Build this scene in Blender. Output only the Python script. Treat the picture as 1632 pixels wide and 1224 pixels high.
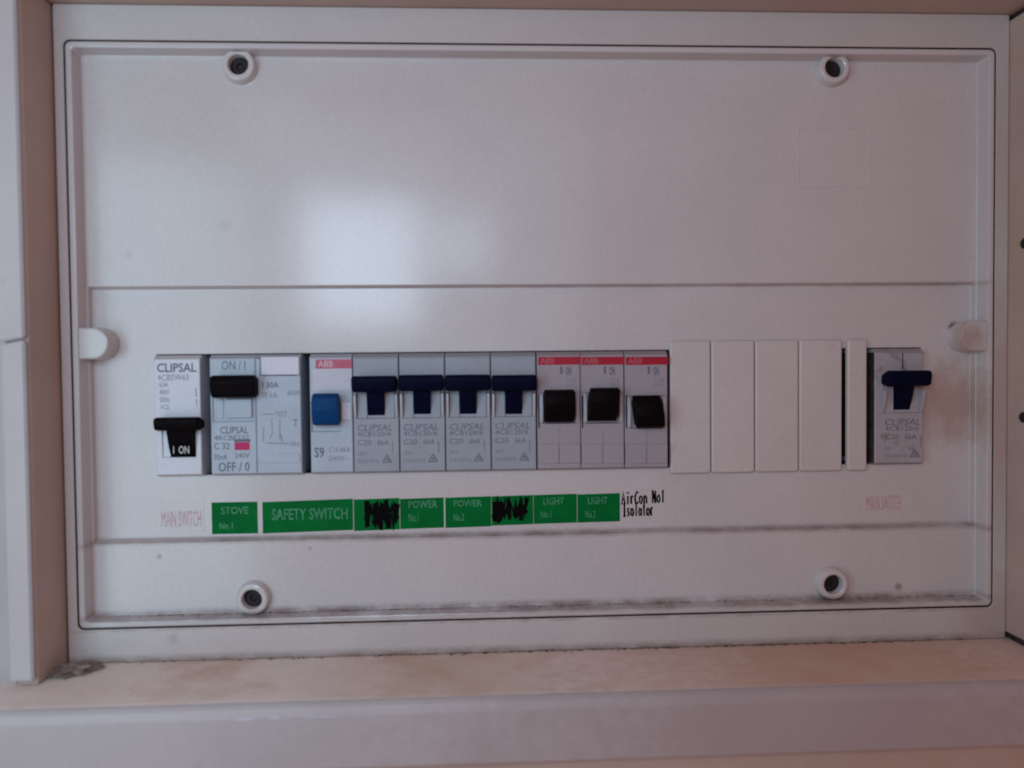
import bpy, bmesh, math, random
from mathutils import Vector, Matrix

for o in list(bpy.data.objects): bpy.data.objects.remove(o)
C = bpy.context.scene.collection
MM = 0.001
random.seed(7)

# ---------------------------------------------------------------- camera
F_PX = 1250.0                                   # focal length in photo pixels (1632 x 1224)
CAM = Vector((-27.722, -304.950, -11.195))      # mm; X right, Y away from the camera, Z up
RX, RY, RZ = 0.026888, -0.047428, -0.011282
def _rot():
    cx, sx, cy, sy, cz, sz = math.cos(RX), math.sin(RX), math.cos(RY), math.sin(RY), math.cos(RZ), math.sin(RZ)
    return (Matrix(((cz,-sz,0),(sz,cz,0),(0,0,1))) @ Matrix(((cy,0,sy),(0,1,0),(-sy,0,cy))) @ Matrix(((1,0,0),(0,cx,-sx),(0,sx,cx))))
RT = _rot().transposed()
def ray(x, y):
    d = RT @ Vector(((x-816)/F_PX, (y-612)/F_PX, 1.0))
    return Vector((d.x, d.z, -d.y))
def px(x, y, Y=9.5):                            # photo pixel -> point (mm) on the plane at depth Y
    d = ray(x, y); t = (Y - CAM.y) / d.y
    return CAM + d*t
cam_data = bpy.data.cameras.new('camera'); cam = bpy.data.objects.new('camera', cam_data); C.objects.link(cam)
right = ray(816+F_PX, 612) - ray(816, 612); down = ray(816, 612+F_PX) - ray(816, 612); fwd = ray(816, 612)
m = Matrix.Identity(4)
for i in range(3):
    m[i][0] = right.normalized()[i]; m[i][1] = -down.normalized()[i]; m[i][2] = -fwd.normalized()[i]; m[i][3] = CAM[i]*MM
cam.matrix_world = m
cam_data.sensor_fit = 'HORIZONTAL'; cam_data.sensor_width = 36.0; cam_data.lens = F_PX/1632*36.0
cam_data.clip_start = 0.005; cam_data.clip_end = 50
cam_data.dof.use_dof = True; cam_data.dof.focus_distance = 0.352; cam_data.dof.aperture_fstop = 5.0
sc = bpy.context.scene
sc.camera = cam

# ---------------------------------------------------------------- light
world = bpy.data.worlds.new('World'); sc.world = world; world.use_nodes = True
bg = world.node_tree.nodes['Background']
bg.inputs['Color'].default_value = (1.0, 0.40, 0.29, 1); bg.inputs['Strength'].default_value = 0.250
def area(name, loc, aim, sx, sy, power, col):
    l = bpy.data.lights.new(name, 'AREA'); l.shape = 'RECTANGLE'; l.size = sx; l.size_y = sy; l.energy = power; l.color = col
    o = bpy.data.objects.new(name, l); C.objects.link(o); o.location = loc
    o.rotation_euler = (Vector(aim) - Vector(loc)).to_track_quat('-Z', 'Y').to_euler()
    return o
def reflected_lamp(x0, y0, x1, y1, watts, dist=410.0):      # window panes and an added glow lamp behind the camera, reflected on the glossy cover
    h = px((x0+x1)/2, (y0+y1)/2, 8.0); d = ray((x0+x1)/2, (y0+y1)/2); d.y = -d.y
    k = (305+dist)/F_PX*MM
    area('window_and_glow_light', (h + d*(dist/abs(d.y)))*MM, (h.x*MM, 0, h.z*MM), (x1-x0)*k, (y1-y0)*k, watts, (0.60, 0.80, 1.0))
reflected_lamp(486, 318, 668, 520, 0.34)
reflected_lamp(690, 345, 782, 440, 0.045)
reflected_lamp(400, 190, 930, 620, 0.25, 430.0)           # added wide dim lamp that spreads the glow round the panes
area('left_falloff_light', (-0.27, -0.275, -0.03), (-0.14, 0, -0.04), 0.14, 0.34, 0.42, (0.53, 0.84, 1.0))  # added lamp close at the left to steepen the falloff, no doorway
sc.view_settings.view_transform = 'Standard'; sc.view_settings.look = 'None'
sc.view_settings.gamma = 1.0; sc.view_settings.exposure = 0.0

# ---------------------------------------------------------------- materials
def mat(name, col, rough=0.5, spec=0.5, var=0.06, scale=60, bump=0.0, bscale=900, metal=0.0, blotch=None):
    M = bpy.data.materials.new(name); M.use_nodes = True
    nt = M.node_tree; b = nt.nodes['Principled BSDF']
    b.inputs['Roughness'].default_value = rough; b.inputs['Specular IOR Level'].default_value = spec; b.inputs['Metallic'].default_value = metal
    tc = nt.nodes.new('ShaderNodeTexCoord')
    geo = nt.nodes.new('ShaderNodeNewGeometry')
    n = nt.nodes.new('ShaderNodeTexNoise'); n.inputs['Scale'].default_value = scale; n.inputs['Detail'].default_value = 6
    nt.links.new(geo.outputs['Position'], n.inputs['Vector'])
    r = nt.nodes.new('ShaderNodeMapRange'); r.inputs[1].default_value = 0.3; r.inputs[2].default_value = 0.7
    r.inputs[3].default_value = 1-var; r.inputs[4].default_value = 1+var
    nt.links.new(n.outputs['Fac'], r.inputs[0])
    mx = nt.nodes.new('ShaderNodeVectorMath'); mx.operation = 'SCALE'; mx.inputs[0].default_value = col
    nt.links.new(r.outputs[0], mx.inputs['Scale'])
    sp = nt.nodes.new('ShaderNodeTexNoise'); sp.inputs['Scale'].default_value = 1300; sp.inputs['Detail'].default_value = 2
    nt.links.new(geo.outputs['Position'], sp.inputs['Vector'])
    rs = nt.nodes.new('ShaderNodeMapRange'); rs.inputs[1].default_value = 0.3; rs.inputs[2].default_value = 0.7; rs.inputs[3].default_value = 0.955; rs.inputs[4].default_value = 1.045
    nt.links.new(sp.outputs['Fac'], rs.inputs[0])
    m2 = nt.nodes.new('ShaderNodeVectorMath'); m2.operation = 'SCALE'; nt.links.new(mx.outputs[0], m2.inputs[0]); nt.links.new(rs.outputs[0], m2.inputs['Scale'])
    out = m2.outputs[0]
    M['_out'] = 0
    if blotch:                                   # stains with a shape of their own: (colour, scale, low, high)
        bc, bs, lo, hi = blotch
        n2 = nt.nodes.new('ShaderNodeTexNoise'); n2.inputs['Scale'].default_value = bs; n2.inputs['Detail'].default_value = 8; n2.inputs['Roughness'].default_value = 0.65
        nt.links.new(geo.outputs['Position'], n2.inputs['Vector'])
        r2 = nt.nodes.new('ShaderNodeMapRange'); r2.inputs[1].default_value = lo; r2.inputs[2].default_value = hi
        nt.links.new(n2.outputs['Fac'], r2.inputs[0])
        mix = nt.nodes.new('ShaderNodeMix'); mix.data_type = 'RGBA'
        nt.links.new(r2.outputs[0], mix.inputs[0]); nt.links.new(out, mix.inputs[6]); mix.inputs[7].default_value = (*bc, 1)
        out = mix.outputs[2]
    nt.links.new(out, b.inputs['Base Color'])
    if bump:
        n3 = nt.nodes.new('ShaderNodeTexNoise'); n3.inputs['Scale'].default_value = bscale; n3.inputs['Detail'].default_value = 4
        nt.links.new(geo.outputs['Position'], n3.inputs['Vector'])
        bp = nt.nodes.new('ShaderNodeBump'); bp.inputs['Strength'].default_value = bump; bp.inputs['Distance'].default_value = 0.0004
        nt.links.new(n3.outputs['Fac'], bp.inputs['Height']); nt.links.new(bp.outputs[0], b.inputs['Normal'])
    return M

def add_band_dirt(M, bands, col):
    """patchy dust along the ledges: bands = (z_mm, half_mm, lo, hi, x0, x1)"""
    nt = M.node_tree; b = nt.nodes['Principled BSDF']
    src = b.inputs['Base Color'].links[0].from_socket
    geo = nt.nodes.new('ShaderNodeNewGeometry'); sep = nt.nodes.new('ShaderNodeSeparateXYZ'); nt.links.new(geo.outputs['Position'], sep.inputs[0])
    mp = nt.nodes.new('ShaderNodeMapping'); mp.inputs['Scale'].default_value = (1, 1, 2.2); nt.links.new(geo.outputs['Position'], mp.inputs[0])
    n = nt.nodes.new('ShaderNodeTexNoise'); n.inputs['Scale'].default_value = 85; n.inputs['Detail'].default_value = 9; n.inputs['Roughness'].default_value = 0.68
    nt.links.new(mp.outputs[0], n.inputs['Vector'])
    def math_(op, a, bb, clamp=False):
        q = nt.nodes.new('ShaderNodeMath'); q.operation = op; q.use_clamp = clamp
        for i, v in enumerate((a, bb)):
            if isinstance(v, (int, float)): q.inputs[i].default_value = v
            else: nt.links.new(v, q.inputs[i])
        return q.outputs[0]
    tot = None
    for axis, c, half, amt, lo, hi, a0, a1 in bands:
        co = sep.outputs[{'x':0,'z':2}[axis]]; oc = sep.outputs[{'x':2,'z':0}[axis]]
        dist = math_('ABSOLUTE', math_('SUBTRACT', co, c*MM), 0)
        fall = math_('SUBTRACT', 1.0, math_('DIVIDE', dist, half*MM), True)
        r = nt.nodes.new('ShaderNodeMapRange'); r.inputs[1].default_value = lo; r.inputs[2].default_value = hi; nt.links.new(n.outputs['Fac'], r.inputs[0])
        g = nt.nodes.new('ShaderNodeMapRange'); g.inputs[1].default_value = a0*MM; g.inputs[2].default_value = a1*MM; nt.links.new(oc, g.inputs[0])
        k = math_('MULTIPLY', math_('MULTIPLY', math_('MULTIPLY', fall, r.outputs[0]), g.outputs[0]), amt)
        tot = k if tot is None else math_('ADD', tot, k, True)
    mix = nt.nodes.new('ShaderNodeMix'); mix.data_type = 'RGBA'
    nt.links.new(tot, mix.inputs[0]); nt.links.new(src, mix.inputs[6]); mix.inputs[7].default_value = (*col, 1)
    nt.links.new(mix.outputs[2], b.inputs['Base Color'])

def add_spots(M, spots):
    '''stains and painted tints: (centre mm, radius mm, amount, colour), edges broken up by noise'''
    nt = M.node_tree; b = nt.nodes['Principled BSDF']
    geo = nt.nodes.new('ShaderNodeNewGeometry')
    n = nt.nodes.new('ShaderNodeTexNoise'); n.inputs['Scale'].default_value = 160; n.inputs['Detail'].default_value = 7; n.inputs['Roughness'].default_value = 0.65
    nt.links.new(geo.outputs['Position'], n.inputs['Vector'])
    for c, r, amt, col in spots:
        src = b.inputs['Base Color'].links[0].from_socket
        dd = nt.nodes.new('ShaderNodeVectorMath'); dd.operation = 'DISTANCE'; dd.inputs[1].default_value = c*MM; nt.links.new(geo.outputs['Position'], dd.inputs[0])
        m1 = nt.nodes.new('ShaderNodeMapRange'); m1.inputs[1].default_value = 0; m1.inputs[2].default_value = r*MM; m1.inputs[3].default_value = 1.25; m1.inputs[4].default_value = -0.25; nt.links.new(dd.outputs['Value'], m1.inputs[0])
        ad = nt.nodes.new('ShaderNodeMath'); ad.operation = 'MULTIPLY_ADD'; ad.inputs[1].default_value = 1.4; nt.links.new(n.outputs['Fac'], ad.inputs[0]); nt.links.new(m1.outputs[0], ad.inputs[2])
        m2 = nt.nodes.new('ShaderNodeMapRange'); m2.inputs[1].default_value = 0.75; m2.inputs[2].default_value = 1.6; m2.inputs[4].default_value = amt; nt.links.new(ad.outputs[0], m2.inputs[0])
        mix = nt.nodes.new('ShaderNodeMix'); mix.data_type = 'RGBA'
        nt.links.new(m2.outputs[0], mix.inputs[0]); nt.links.new(src, mix.inputs[6]); mix.inputs[7].default_value = (*col, 1)
        nt.links.new(mix.outputs[2], b.inputs['Base Color'])

COVER = (0.60, 0.575, 0.565)
M_cover = mat('ivory_plastic', COVER, 0.17, 0.5, 0.025, 35, 0.02, 1500, blotch=((0.40,0.35,0.32), 55, 0.72, 0.86))
add_band_dirt(M_cover, [                                  # dust lying on the ledges of the cover
    ('z', -108.2, 2.4, 1.0, 0.30, 0.60, -330, -110),
    ('z', -79.8, 2.0, 0.85, 0.25, 0.62, -420, -60),
    ('z', 19.3, 1.4, 0.55, 0.32, 0.66, -170, 120),
    ('z', -111.2, 0.9, 0.6, 0.30, 0.55, -330, -150),
], (0.25, 0.19, 0.175))
add_spots(M_cover, [(px(1519, 521), 3.4, 0.9, (0.17, 0.11, 0.08)), (px(1522, 645), 26, 0.85, (0.45, 0.325, 0.265)), (px(1545, 540, 0), 11, 0.7, (0.40, 0.29, 0.235)),
    (px(1432, 935, 6.5), 2.6, 0.7, (0.24, 0.17, 0.15)), (px(254, 887, 6.5), 1.7, 0.8, (0.30, 0.27, 0.27)), (px(494, 874, 6.5), 1.5, 0.6, (0.33, 0.29, 0.29)), (px(360, 360, 6.5), 4, 0.25, (0.42, 0.38, 0.36)), (px(205, 405, 6.5), 3, 0.3, (0.42, 0.38, 0.36)), (px(1105, 720), 26, 0.2, (0.46, 0.38, 0.33))])
M_flange = mat('enclosure_paint', (0.56, 0.52, 0.50), 0.42, 0.4, 0.03, 40, 0.03, 900, blotch=((0.36,0.29,0.24), 38, 0.66, 0.82))
add_band_dirt(M_flange, [('z', -124.7, 3.2, 1.0, 0.22, 0.58, -330, -160), ('z', -112.6, 0.8, 0.5, 0.4, 0.6, -300, -200)], (0.22, 0.155, 0.13))
add_spots(M_flange, [(px(276, 1018, 0.5), 4, 0.5, (0.36, 0.32, 0.31)), (px(838, 985, 0.5), 3, 0.6, (0.3, 0.24, 0.23)), (px(1602, 640, 0.5), 70, 0.7, (0.46, 0.35, 0.275)), (px(1602, 250, 0.5), 50, 0.5, (0.48, 0.40, 0.33)), (px(1595, 990, 0.5), 30, 0.6, (0.46, 0.35, 0.28))])  # small marks, and a wide tan tint towards the right edge
M_dark = mat('enclosure_interior', (0.035, 0.03, 0.03), 0.8, 0.2)
M_rail = mat('zinc_rail', (0.45, 0.44, 0.42), 0.4, 0.5, metal=1.0)
M_blank = mat('ivory_blank_plastic', (0.60, 0.565, 0.545), 0.38, 0.4, 0.03, 50, 0.03, 1300, blotch=((0.40,0.33,0.29), 70, 0.66, 0.82))
M_white = mat('white_breaker_plastic', (0.66, 0.69, 0.74), 0.4, 0.4, 0.03, 120, 0.02, 1500)
M_grey = mat('pale_grey_breaker_plastic', (0.34, 0.375, 0.42), 0.42, 0.35, 0.05, 120, 0.02, 1500, blotch=((0.30,0.29,0.28), 110, 0.64, 0.80))
M_rcd = mat('cool_grey_breaker_plastic', (0.44, 0.51, 0.58), 0.42, 0.4, 0.05, 120, 0.02, 1500)
M_old = mat('dusty_grey_breaker_plastic', (0.40, 0.385, 0.41), 0.5, 0.35, 0.08, 160, 0.03, 1500, blotch=((0.22,0.19,0.17), 140, 0.55, 0.70))
M_abb = mat('light_grey_breaker_plastic', (0.37, 0.34, 0.37), 0.42, 0.4, 0.04, 120, 0.02, 1500)
M_abbw = mat('white_face_plastic', (0.56, 0.57, 0.63), 0.4, 0.4, 0.03, 120)
M_cheek = mat('pale_cheek_plastic', (0.50, 0.51, 0.54), 0.42, 0.35, 0.04, 120)
M_black = mat('black_toggle_plastic', (0.004, 0.0022, 0.003), 0.55, 0.06, 0.2, 200)
M_navy = mat('navy_toggle_plastic', (0.002, 0.0035, 0.019), 0.55, 0.06, 0.2, 200)
M_blue = mat('blue_toggle_plastic', (0.002, 0.050, 0.165), 0.5, 0.10, 0.1, 200)
M_red = mat('red_print', (0.40, 0.006, 0.028), 0.45, 0.4, 0.05, 200)
M_redfade = mat('sun_faded_red_print', (0.52, 0.10, 0.16), 0.45, 0.4, 0.2, 200)
M_crimson = mat('crimson_flag', (0.50, 0.015, 0.11), 0.45, 0.3, 0.1, 300)
M_redtext = mat('dull_pink_ink', (0.52, 0.16, 0.20), 0.6, 0.2)
M_ink = mat('grey_ink', (0.155, 0.17, 0.21), 0.6, 0.2)
M_inkl = mat('pale_grey_ink', (0.24, 0.26, 0.31), 0.6, 0.2)
M_wink = mat('white_ink', (0.62, 0.64, 0.64), 0.6, 0.2)
M_pink = mat('faded_pink_ink', (0.58, 0.34, 0.385), 0.6, 0.2, 0.2, 500)
M_sticker = mat('clear_sticker', (0.60, 0.575, 0.568), 0.20, 0.5, 0.02, 90)
M_window = mat('white_label_window', (0.66, 0.66, 0.74), 0.3, 0.45, 0.02)
M_green = mat('green_label_vinyl', (0.0005, 0.150, 0.030), 0.5, 0.06, 0.14, 130)
M_gink = mat('worn_white_ink', (0.075, 0.28, 0.15), 0.6, 0.2, 0.35, 700)
M_marker = mat('black_marker_ink', (0.004, 0.003, 0.004), 0.7, 0.04, 0.3, 800)
M_screw = mat('dull_screw_steel', (0.022, 0.018, 0.020), 0.55, 0.3, 0.3, 600, metal=0.2)
M_tan = mat('tan_timber_paint', (0.52, 0.41, 0.35), 0.5, 0.3, 0.08, 30, 0.15, 300, blotch=((0.52,0.38,0.29), 16, 0.50, 0.68))
M_sill = mat('worn_cream_sill_paint', (0.86, 0.75, 0.69), 0.5, 0.3, 0.06, 26, 0.15, 300, blotch=((0.62,0.43,0.31), 14, 0.50, 0.68))
add_spots(M_sill, [(Vector((110, -20, -125)), 150, 0.75, (0.60, 0.40, 0.29)), (Vector((-40, -25, -125)), 70, 0.5, (0.62, 0.47, 0.34))])  # browner patches over the centre and right of the sill
M_paint = mat('white_timber_paint', (0.52, 0.49, 0.49), 0.42, 0.4, 0.05, 30, 0.10, 500, blotch=((0.36,0.29,0.26), 30, 0.62, 0.78))
add_spots(M_paint, [(Vector((90, -42, -138)), 190, 0.5, (0.36, 0.285, 0.28))])  # painted shade: front board darkens to the right, where the light falls off
M_wall = mat('wall_paint', (0.47, 0.445, 0.445), 0.6, 0.3, 0.05, 30, 0.1, 400)
M_grime = mat('grime', (0.075, 0.05, 0.042), 0.9, 0.1, 0.4, 900)
M_gap = mat('painted_gap_shade', (0.05, 0.036, 0.036), 0.9, 0.1, 0.4, 300)
M_seam = mat('painted_seam_shade', (0.14, 0.11, 0.11), 0.9, 0.1, 0.5, 120)  # shade of the gap round the cover, painted into its wall
M_debris = mat('grimy_debris', (0.24, 0.185, 0.165), 0.9, 0.1, 0.5, 500, 0.3, 900)

# ---------------------------------------------------------------- mesh helpers (all in mm)
def obj(name, bm, material, parent=None, smooth=False, origin=None):
    """link bm (world mm) as one mesh object; origin defaults to the parent's own origin"""
    org = Vector(origin) if origin is not None else (Vector(parent['_o']) if parent is not None and '_o' in parent else Vector((0,0,0)))
    bmesh.ops.recalc_face_normals(bm, faces=bm.faces)
    for v in bm.verts: v.co = (v.co - org) * MM
    me = bpy.data.meshes.new(name); bm.to_mesh(me); bm.free()
    if smooth:
        me.set_sharp_from_angle(angle=math.radians(35))
        for p in me.polygons: p.use_smooth = p.area < 60e-6 and abs(p.normal.y) < 0.9998
    me.materials.append(material)
    o = bpy.data.objects.new(name, me); C.objects.link(o)
    o['_o'] = tuple(org)
    if parent is not None:
        o.parent = parent; o.location = (org - Vector(parent['_o']))*MM
    else: o.location = org*MM
    return o
def thing(name, label, cat, loc, group=None):
    o = bpy.data.objects.new(name, None); C.objects.link(o); o.empty_display_size = 0.01
    o.location = Vector(loc)*MM; o['_o'] = tuple(loc); o['label'] = label; o['category'] = cat
    if group: o['group'] = group
    return o
def box(bm, x0, x1, y0, y1, z0, z1, bev=0.0, seg=2):
    vs = [bm.verts.new((x, y, z)) for x in (x0, x1) for y in (y0, y1) for z in (z0, z1)]
    fs = [(0,1,3,2),(4,6,7,5),(0,4,5,1),(2,3,7,6),(0,2,6,4),(1,5,7,3)]
    faces = [bm.faces.new([vs[i] for i in f]) for f in fs]
    if bev:
        es = list({e for f in faces for e in f.edges})
        bmesh.ops.bevel(bm, geom=es, offset=bev, segments=seg, profile=0.5, affect='EDGES')
    return vs
def rrect(x0, x1, z0, z1, r=0.0, n=4):
    pts = []
    for cx, cz, a0 in ((x1-r, z1-r, 0), (x0+r, z1-r, 90), (x0+r, z0+r, 180), (x1-r, z0+r, 270)):
        for i in range(n+1):
            a = math.radians(a0 + 90*i/n)
            pts.append((cx + r*math.cos(a), cz + r*math.sin(a)))
    return pts
def loft(bm, loops, cap0=False, cap1=True):
    """loops: list of (outline points (x,z), y)"""
    rows = [[bm.verts.new((x, y, z)) for x, z in pts] for pts, y in loops]
    n = len(rows[0])
    for a, b in zip(rows, rows[1:]):
        for i in range(n):
            j = (i+1) % n
            bm.faces.new((a[i], a[j], b[j], b[i]))
    if cap0: bm.faces.new(rows[0])
    if cap1: bm.faces.new(rows[-1])
    return rows
def circle(cx, cz, r, n=40):
    return [(cx + r*math.cos(2*math.pi*i/n), cz + r*math.sin(2*math.pi*i/n)) for i in range(n)]
def prism(bm, prof, x0, x1, bev=0.0, seg=2):
    """profile in (y, z) extruded along x"""
    a = [bm.verts.new((x0, y, z)) for y, z in prof]; b = [bm.verts.new((x1, y, z)) for y, z in prof]
    n = len(prof); fs = [bm.faces.new(a), bm.faces.new(b[::-1])]
    for i in range(n): fs.append(bm.faces.new((a[i], b[i], b[(i+1)%n], a[(i+1)%n])))
    if bev:
        es = list({e for f in fs for e in f.edges})
        bmesh.ops.bevel(bm, geom=es, offset=bev, segments=seg, profile=0.5, affect='EDGES')
def text_into(bm, s, x0, x1, z0, z1, y, thick=0.0, skew=0.0, rot=0.0):
    """lettering as flat mesh fitted to a box on the plane y (mm)"""
    cu = bpy.data.curves.new('t', 'FONT'); cu.body = s; cu.resolution_u = 2; cu.offset = thick
    o = bpy.data.objects.new('t', cu); C.objects.link(o)
    dg = bpy.context.evaluated_depsgraph_get(); dg.update()
    me = bpy.data.meshes.new_from_object(o.evaluated_get(dg))
    bpy.data.objects.remove(o); bpy.data.curves.remove(cu)
    xs = [v.co.x for v in me.vertices]; ys = [v.co.y for v in me.vertices]
    if not xs: return
    w = max(xs)-min(xs) or 1; h = max(ys)-min(ys) or 1
    vs = []
    cxm, czm = (x0+x1)/2, (z0+z1)/2
    for v in me.vertices:
        u = (v.co.x-min(xs))/w; t = (v.co.y-min(ys))/h
        x = x0 + u*(x1-x0) + skew*(t-0.5)*(z1-z0); z = z0 + t*(z1-z0)
        if rot:
            dx, dz = x-cxm, z-czm
            x, z = cxm + dx*math.cos(rot)-dz*math.sin(rot), czm + dx*math.sin(rot)+dz*math.cos(rot)
        vs.append(bm.verts.new((x, y, z)))
    for p in me.polygons:
        try: bm.faces.new([vs[i] for i in p.vertices])
        except ValueError: pass
    bpy.data.meshes.remove(me)
def ribbon(bm, pts, w, y):
    """flat pen stroke of width w through (x, z) points"""
    rows = []
    for i, (x, z) in enumerate(pts):
        a = pts[max(i-1,0)]; b = pts[min(i+1,len(pts)-1)]
        d = Vector((b[0]-a[0], b[1]-a[1])); d = d.normalized() if d.length else Vector((1,0))
        ww = w*random.uniform(0.8, 1.15)/2
        yy = y - 0.0006*(len(bm.verts) % 60)
        rows.append((bm.verts.new((x-d.y*ww, yy, z+d.x*ww)), bm.verts.new((x+d.y*ww, yy, z-d.x*ww))))
    for a, b in zip(rows, rows[1:]): bm.faces.new((a[0], a[1], b[1], b[0]))

# ---------------------------------------------------------------- setting: wall and timber surround
bm = bmesh.new()
loft(bm, [(rrect(-620, 620, -520, 520), -3), (rrect(-620, 620, -520, 520), -17), (rrect(-194, 216, -150, 152), -17), (rrect(-194, 216, -150, 152), -3)], cap1=False)
o = obj('wall', bm, M_wall); o['kind'] = 'structure'

ts = thing('timber_surround', 'worn tan and white painted timber frame lining the recess around the switchboard', 'frame', (0, -10, -150))
def board(name, x0, x1, y0, y1, z0, z1, material, bev=0.5):
    bm = bmesh.new(); box(bm, x0, x1, y0, y1, z0, z1, bev); return obj(name, bm, material, ts, True)
board('jamb', -192.4, -185.0, -19.4, 30, -124.6, 125.0, M_tan, 0.4)
board('jamb', 186.4, 216, -24, 30, -122.2, 122.9, M_tan, 0.5)
board('gap_shade_strip', 187.6, 215, -23, 29, -124.9, -122.3, M_gap, 0.0)  # dark fillers added so the gaps at the jamb ends look black
board('gap_shade_strip', 187.6, 215, -21.5, 29, 123.0, 125.3, M_gap, 0.0)
board('head', -216, 216, -22, 30, 125.4, 152, M_tan, 0.6)
board('sill', -216, 216, -38.2, 30, -147, -125.0, M_sill, 0.5)
# painted lipping on the front edge of the jamb, in two lengths with a joint
for z0, z1, x0 in ((-122.3, -1.6, -193.2), (-0.6, 124.9, -193.8)):
    bm = bmesh.new(); vs = box(bm, x0, -185.3, -22.2, -19.5, z0, z1, 0.0)
    for v in bm.verts:
        if abs(v.co.z + 1.1) < 0.8 and v.co.x < -190: v.co.z -= 1.5
    bmesh.ops.bevel(bm, geom=list(bm.edges), offset=0.5, segments=2, affect='EDGES')
    obj('edge_lipping', bm, M_paint, ts, True)
# painted board on the front of the sill, and the tan board below it
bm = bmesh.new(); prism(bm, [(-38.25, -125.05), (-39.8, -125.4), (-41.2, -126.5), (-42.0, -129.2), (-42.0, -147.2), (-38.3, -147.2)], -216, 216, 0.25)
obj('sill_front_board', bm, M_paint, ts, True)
board('lower_board', -216, 216, -39.4, 30, -190, -147.4, M_tan, 0.4)
# chipped lipping of old paint along the upper edge of the front board
bm = bmesh.new()
for a, b, h in ((-110, -101, 1.5), (-98, -92.5, 1.0), (-88, -70, 0.7)):
    n = 9; row = []
    for i in range(n):
        x = a + (b-a)*i/(n-1); t = h*math.sin(math.pi*i/(n-1))*random.uniform(0.6, 1.1)
        row.append((bm.verts.new((x, -42.35, -129.0+t*0.5)), bm.verts.new((x, -42.35, -129.0-t*0.5))))
    for p, q in zip(row, row[1:]): bm.faces.new((p[0], p[1], q[1], q[0]))
obj('paint_chip', bm, M_window, ts)
# two dark hinge screws in the right-hand jamb
for zy in (388, 665):
    p = px(1629, zy, -8)
    bm = bmesh.new()
    for r0, yy in ((2.0, 0),):
        pts = circle(-8.5, p.z, 2.2, 16)
        a = [bm.verts.new((186.35, y, z)) for y, z in pts]; b = [bm.verts.new((185.7, -8.5+(y+8.5)*0.7, p.z+(z-p.z)*0.7)) for y, z in pts]
        for i in range(16): bm.faces.new((a[i], a[(i+1)%16], b[(i+1)%16], b[i]))
        bm.faces.new(b)
    obj('hinge_screw', bm, M_screw, ts, True)

# ---------------------------------------------------------------- enclosure behind the cover
en = thing('switchboard_enclosure', 'off-white metal enclosure whose narrow flange shows around the cover panel', 'enclosure', (0, 2, -125))
bm = bmesh.new()
OP = lambda e: rrect(-180.75-e, 180.75+e, -111.95-e, 111.95+e, 2.4)
loft(bm, [(rrect(-184.3, 186.2, -124.85, 125.2, 0.8), 8), (rrect(-184.3, 186.2, -124.85, 125.2, 0.8), 0.8), (rrect(-184.1, 185.9, -124.6, 124.9, 0.8), 0.5),
          (OP(0.2), 0.5), (OP(0.03), 0.7)], cap1=False)
obj('flange', bm, M_flange, en, True)
bm = bmesh.new(); loft(bm, [(OP(0.02), 0.75), (OP(0.02), 16.1)], cap1=False); obj('opening_edge', bm, M_seam, en)
bm = bmesh.new(); box(bm, -184.9, -183.5, 3.0, 7.9, -124.5, 125.0); obj('seam_shade_strip', bm, M_gap, en)  # dark strip added as the shade in the gap beside the jamb
bm = bmesh.new()
loft(bm, [(OP(0.1), 16.2), (OP(0.1), 78)], cap1=True); loft(bm, [(OP(1.2), 16.2), (OP(1.2), 79.2)], cap1=True)
obj('back_box', bm, M_dark, en)
bm = bmesh.new(); box(bm, -175, 175, 55, 57, -48, -13); obj('din_rail', bm, M_rail, en)

# ---------------------------------------------------------------- cover panel
cp = thing('cover_panel', 'glossy ivory plastic cover panel with raised rim and a long breaker cutout', 'panel', (0, 10, -111))
CUT = (-152.5, 156.0, -54.3, -6.55)
HW, HH = 180.0, 111.27
def rim(i, y, r): return (rrect(-HW+i, HW-i, -HH+i, HH-i, max(r-i*0.5, 0.4)), y)
bm = bmesh.new()
B = (-177.05, 177.05, -80.5, 20.1)
loft(bm, [rim(0, 14, 2.2), rim(0, 0.7, 2.2), rim(0.2, 0.2, 2.2), rim(0.7, 0, 2.2), rim(1.9, 0, 2.2), rim(2.25, 0.15, 2.2), rim(2.4, 0.6, 2.2), rim(2.75, 5.9, 2.2), rim(2.9, 6.35, 2.2), (rrect(-176.9, 176.9, -HH+3.2, HH-3.2, 0.5), 6.5),
          (rrect(-176.7, 176.7, B[2], B[3], 0.5), 6.5), (rrect(-176.65, 176.65, B[2]+0.25, B[3]-0.25, 0.5), 6.65),
          (rrect(-176.6, 176.6, B[2]+1.5, B[3]-1.0, 0.5), 9.3), (rrect(-176.4, 176.4, B[2]+1.8, B[3]-1.3, 0.5), 9.5),
          (rrect(CUT[0]-0.3, CUT[1]+0.3, CUT[2]-0.3, CUT[3]+0.3, 0.6), 9.5), (rrect(*CUT, 0.6), 9.8), (rrect(*CUT, 0.6), 12.0)], cap1=False)
obj('moulding', bm, M_cover, cp, True)
# raised U-shaped latch tabs at both ends
for sx in (-1, 1):
    cx, cz, r = sx*172.6, -2.2, 6.0
    def U(rr):
        pts = []
        for i in range(21):
            a = math.radians(-90 + 180*i/20)
            pts.append((cx - sx*rr*math.cos(a), cz + rr*math.sin(a)))
        return pts + [(sx*177.35, cz+rr), (sx*177.35, cz-rr)]
    bm = bmesh.new(); loft(bm, [(U(r+0.25), 9.45), (U(r), 0.9), (U(r-0.25), 0.25), (U(r-0.8), 0.03)])
    obj('latch_tab', bm, M_cover, cp, True)
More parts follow.
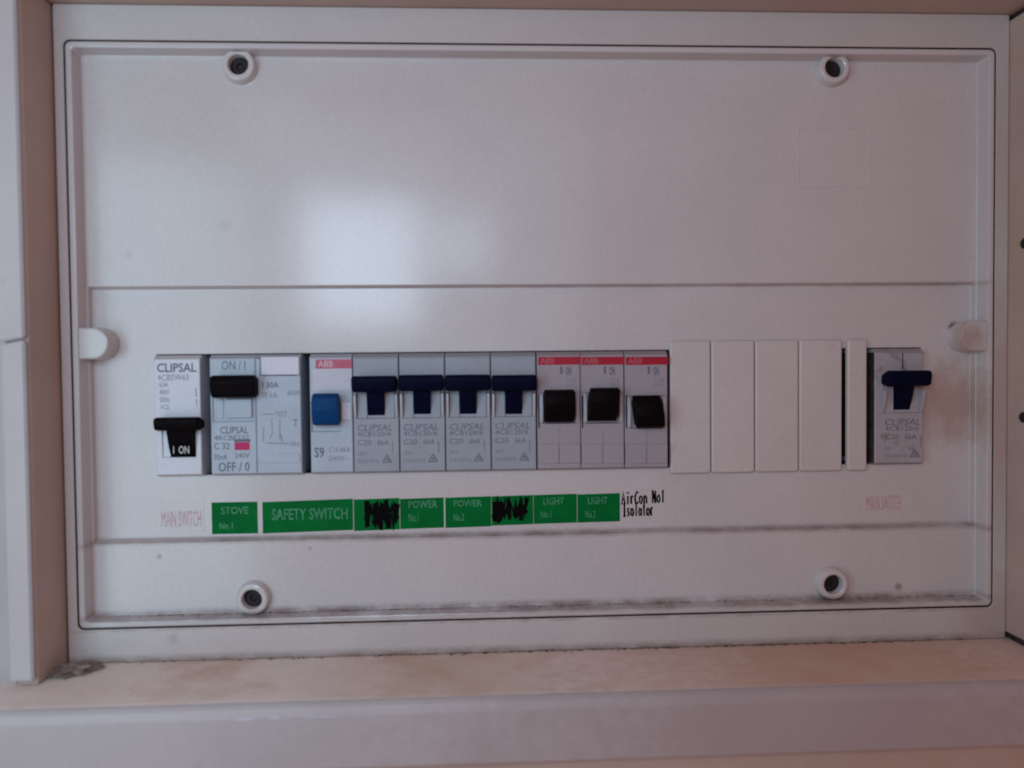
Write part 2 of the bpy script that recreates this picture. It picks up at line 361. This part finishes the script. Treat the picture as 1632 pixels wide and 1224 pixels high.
# four screw bosses
for bx, by in ((379, 102), (1331, 107), (401, 956), (1329, 932)):
    p = px(bx, by, 2.9); cx, cz = p.x, p.z
    bm = bmesh.new()
    loft(bm, [(circle(cx, cz, 6.7), 6.45), (circle(cx, cz, 6.2), 3.7), (circle(cx, cz, 5.9), 3.1), (circle(cx, cz, 5.3), 2.85), (circle(cx, cz, 4.4), 2.85), (circle(cx, cz, 3.95), 3.1), (circle(cx, cz, 3.8), 3.6), (circle(cx, cz, 3.7), 6.4)], cap1=False)
    b = obj('screw_boss', bm, M_cover, cp, True)
    bm = bmesh.new()
    loft(bm, [(circle(cx, cz, 3.68, 24), 9.0), (circle(cx, cz, 3.66, 24), 6.2), (circle(cx, cz, 3.0, 24), 5.7), (circle(cx, cz, 1.5, 24), 5.7), (circle(cx, cz, 1.0, 24), 6.4)])
    obj('screw', bm, M_screw, b, True)
# faint embossed outline near the upper corner
bm = bmesh.new(); a = px(1271, 203, 6.5); b = px(1386, 300, 6.5)
loft(bm, [(rrect(a.x, b.x, b.z, a.z), 6.49), (rrect(a.x+0.15, b.x-0.15, b.z+0.15, a.z-0.15), 6.36), (rrect(a.x+0.5, b.x-0.5, b.z+0.5, a.z-0.5), 6.36), (rrect(a.x+0.65, b.x-0.65, b.z+0.65, a.z-0.65), 6.49)], cap1=False)
obj('embossed_outline', bm, M_cover, cp)

# ---------------------------------------------------------------- stickers on the cover
def sticker(x0, y0, x1, y1, material, label, dz0=0.0, dz1=0.0, Y=9.36, name='circuit_label'):
    a = px(x0, y0, Y); b = px(x1, y1, Y)
    bm = bmesh.new(); box(bm, a.x, b.x, Y, 9.49, b.z, a.z)
    for v in bm.verts:                                    # stuck on a little askew
        k = (v.co.x-a.x)/(b.x-a.x); v.co.z += dz0*(1-k) + dz1*k
    o = obj(name, bm, material, cp); o['label'] = label
    return o, a, b
def letters(parent, items, material, name='lettering', thick=0.0):
    bm = bmesh.new()
    for s, x0, y0, x1, y1, Y in items:
        a = px(x0, y0, Y); b = px(x1, y1, Y); text_into(bm, s, a.x, b.x, b.z, a.z, Y, thick)
    return obj(name, bm, material, parent)
LY = 9.31
o, *_ = sticker(252, 800, 326, 848, M_sticker, 'clear sticker with faded pink print below the white main switch')
letters(o, [('MAIN SWITCH', 257, 815, 321, 839, LY)], M_pink)
o, *_ = sticker(1376, 782, 1456, 826, M_sticker, 'clear sticker with faded pink print below the dusty isolated breaker')
letters(o, [('MAIN SWITCH', 1381, 790, 1436, 813, LY)], M_pink)
o, *_ = sticker(337, 801, 411, 850, M_green, 'green label reading STOVE No.1')
letters(o, [('STOVE', 352, 808, 396, 819, LY), ('No.1', 350, 833, 371, 843, LY)], M_gink, thick=0.012)
o, *_ = sticker(418, 799, 563, 846, M_green, 'wide green label reading SAFETY SWITCH', -0.35, 0.35)
letters(o, [('SAFETY SWITCH', 433, 811, 554, 827, LY)], M_gink, thick=0.012)
def scribble(parent, x0, y0, x1, y1, n):
    bm = bmesh.new(); pts = []
    for i in range(n):
        k = i/(n-1); x = x0 + (x1-x0)*k + random.uniform(-2.5, 2.5)
        y = (y0 if i % 2 == 0 else y1) + random.uniform(-5, 7)
        p = px(x, y, 9.2); pts.append((p.x, p.z))
    ribbon(bm, pts, 1.9, 9.26)
    pts = []
    for i in range(7):
        p = px(x0+(x1-x0)*i/6, (y0+y1)/2 + (-12 if i % 2 else 10) + random.uniform(-4, 4), 9.2); pts.append((p.x, p.z))
    ribbon(bm, pts, 2.2, 9.25)
    return obj('marker_scribble', bm, M_marker, parent)
o, *_ = sticker(563.6, 796, 637, 844.5, M_green, 'green label scribbled over in black next to the SAFETY SWITCH label', -0.1, 0.25)
scribble(o, 583, 801, 633, 838, 23)
o, *_ = sticker(637.4, 795, 707.5, 841.5, M_green, 'green label reading POWER No.1', -0.1, 0.2)
letters(o, [('POWER', 651, 798, 697, 809, LY), ('No.1', 651, 819, 667, 831, LY)], M_gink, thick=0.012)
o, *_ = sticker(709.6, 793, 783, 839.5, M_green, 'green label reading POWER No.2', -0.1, 0.2)
letters(o, [('POWER', 723, 797, 768, 807, LY), ('No.2', 723, 819, 740, 830, LY)], M_gink, thick=0.012)
o, *_ = sticker(783.3, 791, 850, 836, M_green, 'green label scribbled over in black next to the LIGHT No.1 label', -0.1, 0.2)
scribble(o, 786, 796, 838, 829, 21)
o, *_ = sticker(850.3, 789, 919.5, 833.5, M_green, 'green label reading LIGHT No.1', -0.05, 0.2)
letters(o, [('LIGHT', 866, 793, 899, 804, LY), ('No.1', 862, 815, 879, 825, LY)], M_gink, thick=0.012)
o, *_ = sticker(920.2, 788, 988, 831.5, M_green, 'green label reading LIGHT No.2', -0.05, 0.2)
letters(o, [('LIGHT', 937, 792, 968, 803, LY), ('No.2', 933, 814, 949, 825, LY)], M_gink, thick=0.012)
# handwriting in black marker: AirCon No1 / Isolator (strokes in a 0..1 box per letter)
ST = {'A': [[(0,0),(.5,1),(1,0)],[(.2,.4),(.8,.4)]], 'i': [[(.5,0),(.5,.65)],[(.5,.85),(.52,.97)]], 'r': [[(.2,0),(.2,.65)],[(.2,.4),(.5,.62),(.9,.6)]],
      'C': [[(1,.85),(.6,1),(.15,.75),(.05,.4),(.3,.05),(.7,0),(1,.15)]], 'o': [[(.5,.62),(.1,.45),(.15,.1),(.55,0),(.9,.2),(.85,.5),(.5,.62)]],
      'n': [[(.15,0),(.15,.62)],[(.15,.4),(.5,.64),(.85,.5),(.85,0)]], 'N': [[(.05,0),(.05,1)],[(.05,1),(.9,0)],[(.9,0),(.9,1)]], '1': [[(.2,.8),(.55,1),(.55,0)]],
      'I': [[(.5,0),(.5,1)],[(.1,1),(.9,1)],[(.1,0),(.9,0)]], 's': [[(.85,.55),(.4,.65),(.2,.48),(.75,.2),(.6,.02),(.1,.06)]], 'l': [[(.5,0),(.5,1)]],
      'a': [[(.8,.5),(.4,.64),(.1,.3),(.35,0),(.8,.2)],[(.82,.62),(.85,0)]], 't': [[(.5,1),(.5,.1),(.8,0)],[(.1,.68),(.9,.68)]]}
bm = bmesh.new()
def hand(s, x0, y0, x1, y1, slope):
    n = len(s); w = (x1-x0)/n
    for i, c in enumerate(s):
        for stroke in ST.get(c, []):
            pts = []
            for u, v in stroke:
                X = x0 + w*(i+0.12+0.76*u) + random.uniform(-.25, .25); Yp = y1 - (y1-y0)*v - slope*i/n + random.uniform(-.4, .4)
                p = px(X, Yp, 9.44); pts.append((p.x, p.z))
            ribbon(bm, pts, 0.72, 9.45)
hand('AirCon No1', 990, 784, 1060, 804, 3.5)
hand('Isolator', 992, 803, 1042, 823, 1.5)
o = obj('handwriting', bm, M_marker, cp); o['label'] = 'black marker handwriting AirCon No1 Isolator'

# ---------------------------------------------------------------- breakers
ZT, ZB, FY = -8.3, -53.6, 6.0           # top and bottom of the nose, depth of its front face
def body(bm, x0, x1, pocket, fy=FY, pd=0.7, ztop=ZT):
    """nose with a sloping shoulder on top and a toggle pocket (x0,x1,z0,z1) in its face"""
    R = lambda i, zt=0, zb=0: rrect(x0+i, x1-i, ZB+i+zb, ztop-i-zt, 0.0, 1)
    P = lambda i: rrect(pocket[0]+i, pocket[1]-i, pocket[2]+i, pocket[3]-i, 0.0, 1)
    loft(bm, [(rrect(x0, x1, ZB-0.6, -6.9, 0, 1), 55), (rrect(x0, x1, ZB-0.6, -6.9, 0, 1), fy+2.6), (R(0), fy+0.35), (R(0.3), fy), (P(-0.15), fy), (P(0), fy+0.2), (P(0.25), fy+pd)], cap0=True)
def t_toggle(bm, xc, zbar, w=17.2, hbar=6.0, stem=6.4, zend=None, fy=FY, out=7.2, lean=1):
    """bar across the front with a stem running back into the pocket"""
    h = hbar/2
    prism(bm, [(fy+1.2, zbar+h*0.3), (fy-out*0.55, zbar+h*0.95), (fy-out*0.95, zbar+h*0.85), (fy-out, zbar+h*0.3), (fy-out*0.9, zbar-h*0.8), (fy-out*0.5, zbar-h), (fy+1.2, zbar-h*0.7)], xc-w/2, xc+w/2, 0.85, 3)
    prism(bm, [(fy-out*0.55, zbar), (fy-out*0.5, zbar-h*0.9), (fy-out*0.28, (zbar+zend)/2-1), (fy+0.3, zend), (fy+2.6, zend), (fy+2.6, zbar)], xc-stem/2, xc+stem/2, 0.25)
YO = 0.0
def P6(x, y, Y=FY): p = px(x, y+YO, Y); return p.x, p.z
def lettering(parent, items, material, y=FY-0.06, thick=0.0):
    bm = bmesh.new()
    for it in items:
        s, x0, y0, x1, y1 = it[:5]; sk = it[5] if len(it) > 5 else 0.0
        ax, az = P6(x0, y0); bx, bz = P6(x1, y1)
        text_into(bm, s, ax, bx, bz, az, y, thick, sk)
    return obj('lettering', bm, material, parent)
def lines(parent, segs, material, w=0.3, y=FY-0.05, name='print_line'):
    bm = bmesh.new()
    for x0, y0, x1, y1 in segs:
        a = P6(x0, y0); b = P6(x1, y1); ribbon(bm, [a, b], w, y)
    return obj(name, bm, material, parent)
def plate(parent, name, x0, y0, x1, y1, material, front, back=FY-0.01, bev=0.0):
    a = P6(x0, y0); b = P6(x1, y1)
    bm = bmesh.new(); box(bm, a[0], b[0], front, back, b[1], a[1], bev); return obj(name, bm, material, parent, bool(bev))

# main switch (white, toggle low on the face)
X0, X1 = -152.2, -134.6
t = thing('main_switch', 'white main switch with black T-shaped toggle lowered onto its lower half', 'switch', ((X0+X1)/2, 30, ZB))
bm = bmesh.new(); k0 = px(262, 690).x; k1 = px(312, 690).x; zt = P6(280, 672)[1]; zb = P6(280, 729)[1]
body(bm, X0, X1, (X0+2.6, X1-2.0, zb, zt)); obj('body', bm, M_white, t, True)
bm = bmesh.new(); t_toggle(bm, px(281, 675, 0).x, px(281, 676, 0).z, 17.0, 5.6, 9.6, P6(283, 729)[1])
obj('toggle', bm, M_black, t, True)
lettering(t, [('CLIPSAL', 250, 579, 313, 593)], M_ink, thick=0.02)
lettering(t, [('4CBSW63', 251, 597, 301, 606), ('63A', 254, 609, 268, 617), ('400V', 254, 621, 270, 629), ('50Hz', 255, 633, 270, 641), ('AC22', 256, 645, 270, 652)], M_inkl)
lines(t, [(312, 618, 313, 633), (313, 636, 314, 648)], M_ink)
bm = bmesh.new(); a = px(272, 712, 1.2); b = px(298, 724, 1.2)
text_into(bm, 'I  ON', a.x, b.x, b.z, a.z, FY-2.35, 0.01); o = obj('lettering', bm, M_wink, t)

# residual current device, two modules
X0, X1 = -130.9, -95.9; XM = px(408, 660, 6).x
t = thing('residual_current_device', 'double-width grey safety switch with black toggle and white label window', 'safety switch', ((X0+X1)/2, 30, ZB))
bm = bmesh.new(); body(bm, X0, XM, (X0+0.9, XM-0.7, P6(370, 672)[1], P6(370, 610)[1])); obj('body', bm, M_rcd, t, True)
bm = bmesh.new(); body(bm, XM+0.12, X1, (XM+2.2, X1-1.6, P6(445, 599)[1], P6(445, 570)[1]), pd=0.5); obj('body', bm, M_rcd, t, True)
bm = bmesh.new()
zc = px(369, 616, 0).z; xa = px(335, 616, 0).x; xb = px(405, 616, 0).x
prism(bm, [(FY+1.5, zc+2.5), (FY-4, zc+4.4), (FY-6.6, zc+3.9), (FY-7.4, zc+1.5), (FY-6.2, zc-3.6), (FY-3.5, zc-4.6), (FY+1.5, zc-3.4)], xa, xb, 0.6)
obj('toggle', bm, M_black, t, True)
bm = bmesh.new(); a = P6(342, 636); b = P6(356, 668); box(bm, a[0], b[0], FY+0.3, FY+2.7, b[1], a[1], 0.3)
a = P6(359, 636); b = P6(402, 666); box(bm, a[0], b[0], FY-0.6, FY+2.7, b[1], a[1], 0.4)
obj('toggle_hub', bm, M_rcd, t, True)
plate(t, 'label_window', 416, 569, 477, 597, M_window, FY-0.5, FY+0.4, 0.2)
lines(t, [(414.5, 570, 414.5, 599), (414, 598.5, 479, 598.5), (478.5, 599, 478.5, 570)], M_ink, 0.28, name='window_outline')
plate(t, 'indicator_window', 374, 705, 398, 717, M_crimson, FY-0.12)
plate(t, 'indicator_window', 373, 700, 399, 704, M_ink, FY-0.1)
lettering(t, [('ON / I', 353, 575, 391, 589)], M_ink)
lettering(t, [('CLIPSAL', 351, 680, 396, 691), ('OFF / 0', 348, 737, 398, 751)], M_ink, thick=0.01)
lettering(t, [('4RCBE232', 341, 694, 397, 701), ('C 32', 341, 706, 366, 716), ('30mA', 341, 724, 362, 733), ('240V', 374, 722, 398, 730)], M_ink)
lettering(t, [('I 30A', 418, 609, 444, 618)], M_ink, thick=0.015)
lettering(t, [('10 kA', 418, 625, 442, 634), ('6000', 458, 622, 478, 630), ('TEST', 438, 656, 458, 664), ('T', 466, 668, 476, 680), ('50Hz', 462, 704, 478, 711)], M_inkl)
lines(t, [(433, 668, 434, 690), (434, 690, 430, 700), (446, 668, 446, 702), (418, 660, 436, 660), (446, 690, 451, 704), (420, 680, 420, 704), (425, 706, 460, 707)], M_inkl, 0.32)
plate(t, 'lower_ledge', 412, 724, 478, 737, M_rcd, FY-0.35, bev=0.12)

# breaker with the blue toggle
X0, X1 = -92.4, -75.9
t = thing('circuit_breaker', 'slim breaker with bright blue toggle and faded red strip beside the double-width safety switch', 'breaker', ((X0+X1)/2, 30, ZB))
bm = bmesh.new(); pz = (P6(520, 688)[1], P6(520, 640)[1]); body(bm, X0, X1, (X0+0.5, X1-4.6, *pz)); obj('body', bm, M_rcd, t, True)
plate(t, 'red_strip', 503, 573, 561, 587, M_redfade, FY-0.1)
plate(t, 'white_face', 498, 588, 561, 622, M_abbw, FY-0.08)
plate(t, 'side_button', 545, 642, 560, 668, M_white, FY-0.3, bev=0.1)
bm = bmesh.new(); a = px(496, 627, 0); b = px(539, 679, 0); zc = (a.z+b.z)/2; h = (a.z-b.z)/2
prism(bm, [(FY+2, zc+h*0.4), (FY-3.5, zc+h), (FY-6.2, zc+h*0.75), (FY-6.6, zc-h*0.05), (FY-5.2, zc-h*0.8), (FY-3, zc-h), (FY+2, zc-h*0.7)], a.x, b.x, 0.45)
obj('toggle', bm, M_blue, t, True)
lettering(t, [('ABB', 507, 575, 531, 585)], M_sticker, FY-0.14)
lettering(t, [('S9', 501, 713, 517, 729)], M_ink, thick=0.02)
lettering(t, [('C10 6kA', 524, 713, 558, 720), ('240V~', 524, 727, 556, 734)], M_inkl)

def copy_tree(o, parent=None):
    c = o.copy(); C.objects.link(c); c.parent = parent
    for ch in list(o.children): copy_tree(ch, c)
    return c
# four breakers with navy T toggles (built in the place of the first, then copied)
G4 = 'grey breakers with navy toggles'
def make_mcb(X0, label, body_mat, ref, group=G4, wide=0.0):
    """ref = photo x of the left edge of the nose"""
    X1 = X0 + 17.75; xc = (X0+X1)/2
    t = thing('circuit_breaker', label, 'breaker', (xc, 30, ZB), group)
    zt, zb = P6(ref+37, 604)[1], P6(ref+37, 667)[1]
    bm = bmesh.new(); body(bm, X0-wide, X1, (X0+1.3, X1-1.3, zb, zt)); obj('body', bm, body_mat, t, True)
    bm = bmesh.new()
    for a, b in ((X0+1.7, xc-3.5), (xc+3.5, X1-1.7)): box(bm, a, b, FY+0.12, FY+0.9, zb+0.05, zt-0.3, 0.15)
    obj('toggle_hub', bm, body_mat, t, True)
    for a, b in ((X0+0.35, X0+1.3), (X1-1.3, X1-0.35)):          # pale ridges guarding the toggle
        bm = bmesh.new(); prism(bm, [(FY, zb-0.2), (FY-1.0, zb+1.5), (FY-2.2, zb+6), (FY-2.4, zb+9.4), (FY, zb+9.8)], a, b, 0.2); obj('toggle_cheek', bm, M_cheek if not wide else M_old, t, True)
    bm = bmesh.new(); zc = px(ref+37, 612+YO, 0).z
    t_toggle(bm, xc, zc, 17.3, 6.8, 6.6, P6(ref+37, 662)[1]); obj('toggle', bm, M_navy, t, True)
    r = ref
    lettering(t, [('CLIPSAL', r+6, 677, r+63, 686, 0.25)], M_ink)
    lettering(t, [('4CB120/6', r+6, 688, r+60, 695), ('C20', r+6, 701, r+28, 709), ('6kA', r+38, 701, r+56, 709)], M_ink)
    lettering(t, [('240V~', r+6, 720, r+22, 726), ('50/60Hz', r+6, 732, r+42, 738)], M_inkl)
    lines(t, [(r+62, 704, r+62.5, 722)], M_ink, 0.3)
    lines(t, [(r+46, 737, r+53, 725), (r+53, 725, r+61, 737), (r+46, 737, r+61, 737), (r+50, 734, r+58, 734), (r+51, 731, r+57, 731)], M_ink, 0.42, name='compliance_mark')
    lines(t, [(r+2, 571, r+71, 571)], M_inkl, 0.2, name='moulded_line')
    return t
m0 = make_mcb(-75.55, 'grey breaker with navy toggle next to the blue-toggle breaker, above a scribbled-out label', M_grey, 563.5)
for i, lab in enumerate(('grey breaker with navy toggle second from the blue-toggle breaker',
                         'grey breaker with navy toggle third from the blue-toggle breaker',
                         'grey breaker with navy toggle touching the first black-toggle breaker')):
    c = copy_tree(m0); c.location.x += 18.1*(i+1)*MM; c['label'] = lab
    for ch in c.children:
        if ch.name.startswith('toggle') and 'hub' not in ch.name: ch.location.z += (0.25, 0.1, -0.2)[i]*MM

# three breakers with black toggles and red strips
G3 = 'breakers with black toggles and red strips'
def make_abb(X0, ref, tog, label, low=False):
    X1 = X0 + 17.3
    t = thing('circuit_breaker', label, 'breaker', ((X0+X1)/2, 30, ZB), G3)
    zt, zb = P6(ref+35, 622 if not low else 628)[1], P6(ref+35, 678 if not low else 686)[1]
    bm = bmesh.new(); body(bm, X0, X1, (X0+1.0, X1-0.9, zb+0.8, zt-0.8), pd=1.0); obj('body', bm, M_abb, t, True)
    for a, b in ((X0+0.9, X0+2.3), (X1-2.0, X1-0.7)):            # pale curved cheeks on each side of the toggle
        bm = bmesh.new(); prism(bm, [(FY+0.9, zt-0.4), (FY-0.6, zt-2.5), (FY-1.6, (zt+zb)/2), (FY-0.8, zb+2.0), (FY+0.9, zb+0.2)], a, b, 0.2)
        obj('toggle_cheek', bm, M_cheek, t, True)
    lines(t, [(ref+2.5, 630, ref+2.5, 682)], M_marker, 0.55, name='side_slot')
    x0, y0, x1, y1, sh = tog
    a = px(x0, y0, 1); b = px(x1, y1, 1); zc = (a.z+b.z)/2; h = (a.z-b.z)/2
    bm = bmesh.new(); s = -1 if low else 1
    prism(bm, [(FY+3, zc+h*0.4), (FY-2.2, zc+h), (FY-5.6, zc+h*(0.85 if not low else 0.55)), (FY-6.4, zc+h*0.2*s), (FY-5.2, zc-h*(0.55 if not low else 0.85)), (FY-2.0, zc-h), (FY+3, zc-h*0.7)], a.x, b.x, 0.5)
    for v in bm.verts: v.co.x += sh*(v.co.z-zc)/h
    obj('toggle', bm, M_black, t, True)
    plate(t, 'red_strip', ref+1, 569, ref+69, 581, M_red, FY-0.1)
    lettering(t, [('ABB', ref+5, 570.5, ref+27, 579.5)], M_redtext, FY-0.15)
    lettering(t, [('I', ref+36, 584, ref+40, 596), ('ON', ref+45, 584, ref+54, 598)], M_ink, thick=0.03)
    lettering(t, [('C16', ref+46, 602, ref+62, 609), ('6kA', ref+47, 611, ref+62, 616)], M_inkl)
    a = P6(ref, 708); b = P6(ref, 739)
    for u, v in ((X0+0.25, (X0+X1)/2-0.12), ((X0+X1)/2+0.12, X1-0.25)):
        bm = bmesh.new(); box(bm, u, v, FY-0.55, FY-0.01, b[1], a[1], 0.2); obj('label_holder', bm, M_abb, t, True)
    lines(t, [(ref+35, 684, ref+35, 707)], M_inkl, 0.25, name='moulded_line')
    return t
make_abb(-3.0, 856.5, (868, 621, 917, 674, 0.0), 'breaker with raised black toggle and red strip between the navy-toggle breakers and another black-toggle one')
make_abb(14.5, 926, (940, 618, 987, 672, 0.5), 'breaker with raised black toggle and red strip standing between two other black-toggle breakers')
make_abb(32.15, 996, (1013, 630, 1058, 683, -0.8), 'breaker with lowered black toggle and red strip beside the blank plates', True)

# isolated dusty breaker at the far end
YO = -9.0
t = make_mcb(137.0, 'dusty isolated breaker with dark navy toggle beside the narrow blank plate', M_old, 1404.5, None, wide=2.3)
YO = 0.0
bm = bmesh.new(); ribbon(bm, [(146.0, -8.6), (146.1, -15.2)], 0.4, FY-0.05); obj('crack_line', bm, M_marker, t)
bm = bmesh.new(); box(bm, 134.3, 134.66, 6.9, 40, ZB, -8.5); obj('side_shade_plate', bm, M_gap, t)  # dark plate over the lit side, painting the gap's shade black

# blank plates
GB = 'full-width blank plates'
def blank(X0, X1, label, group=None, zt=-3.0, zb=-56.6, fy=7.4):
    t = thing('blank_plate', label, 'blank plate', ((X0+X1)/2, 12, zb), group)
    bm = bmesh.new()
    R = lambda i: rrect(X0+i, X1-i, zb+i, zt-i, max(1.3-i, 0.3), 4)
    loft(bm, [(R(0), 9.45), (R(0), fy+0.7), (R(0.2), fy+0.25), (R(0.65), fy), (R(0.9), fy)], cap0=True)
    obj('faceplate', bm, M_blank, t, True)
    for z in (zt-5.2, zb+3.4):
        bm = bmesh.new(); box(bm, X0+2, X1-2, 9.5, 16, z, z+1.4); obj('clip', bm, M_blank, t)
    return t
bl = [(50.9, 67.45, 'ivory full-width blank plate touching the lowered black-toggle breaker'), (67.75, 85.5, 'ivory full-width blank plate second from the lowered black-toggle breaker'),
      (85.8, 103.65, 'ivory full-width blank plate third from the lowered black-toggle breaker'), (103.95, 121.7, 'ivory full-width blank plate beside the narrow half-width blank')]
for a, b, l in bl: blank(a, b, l, GB)
blank(123.9, 132.1, 'narrow half-width ivory blank plate beside the dusty isolated breaker')

# ---------------------------------------------------------------- dust, grime and debris
def flecks(name, label, spots, parent=None):
    bm = bmesh.new()
    for (x, y, z, s, nrm) in spots:
        n = random.randint(5, 7); ring = []
        a0 = random.random()*6
        for i in range(n):
            a = a0 + 2*math.pi*i/n; r = s*random.uniform(0.5, 1.2)
            if nrm == 'y': ring.append(bm.verts.new((x+1.6*r*math.cos(a), y, z+0.7*r*math.sin(a))))
            else: ring.append(bm.verts.new((x+1.6*r*math.cos(a), y+0.8*r*math.sin(a), z)))
        top = bm.verts.new((x, y-0.3*s, z) if nrm == 'y' else (x, y, z+0.35*s))
        for i in range(n): bm.faces.new((ring[i], ring[(i+1)%n], top))
    o = obj(name, bm, M_grime); o['kind'] = 'stuff'; o['label'] = label; o['category'] = 'grime'
    return o
sp = []
for i in range(420):                              # where the sill meets the flange
    x = random.triangular(-175, 186, 60); x += random.gauss(0, 8)
    if not -183 < x < 185: continue
    sp.append((x, 1.6 - abs(random.gauss(0, 1.0)), -124.95, random.uniform(0.15, 0.6), 'z'))
for i in range(260):
    x = random.choice((-170, -120, -95, -60, 10, 60, 150, 175)) + random.gauss(0, 22)
    if -175 < x < 175: sp.append((x, 6.2 - abs(random.gauss(0, 1.4)), -108.35, random.uniform(0.12, 0.45), 'z'))
for i in range(200):
    x = random.uniform(-174, 174)
    sp.append((x, 9.2 - abs(random.gauss(0, 0.8)), -79.95, random.uniform(0.1, 0.35), 'z'))
for X, Y in ((1517, 522),):
    p = px(X, Y, 6.5 if Y > 800 else 9.4)
    if Y < 1000: sp.append((p.x, p.y-0.02, p.z, random.uniform(0.45, 0.8), 'y'))
flecks('grime', 'dark dust and grime gathered on the ledges and along the sill', sp)
# lump of debris in the lower corner of the recess
bm = bmesh.new(); a = px(105, 1072, -8)
bmesh.ops.create_icosphere(bm, subdivisions=3, radius=1.0)
for v in bm.verts:
    n = v.co.normalized(); k = 1 + 0.35*math.sin(7*n.x+2)*math.sin(6*n.z+1) + 0.25*math.sin(13*n.y+5*n.x) + random.uniform(-0.08, 0.08)
    v.co = Vector((n.x*6.8*k, n.y*5.0*k, n.z*2.0*k))
    if v.co.z < -1.0: v.co.z = -1.0
    c = v.co.copy(); an = math.radians(35); v.co = Vector((-177.3 + c.x*math.cos(an)-c.y*math.sin(an), -8 + c.x*math.sin(an)+c.y*math.cos(an), -123.9 + c.z))
o = obj('debris_lump', bm, M_debris, None, True, (-177.3, -8, -124.9)); o['label'] = 'grimy lump of debris on the sill in the lower corner of the recess'; o['category'] = 'debris'

for o in bpy.data.objects:
    for k in ('_o',):
        if k in o: del o[k]
for M in bpy.data.materials:
    if '_out' in M: del M['_out']
sc.render.resolution_x = 1024; sc.render.resolution_y = 768
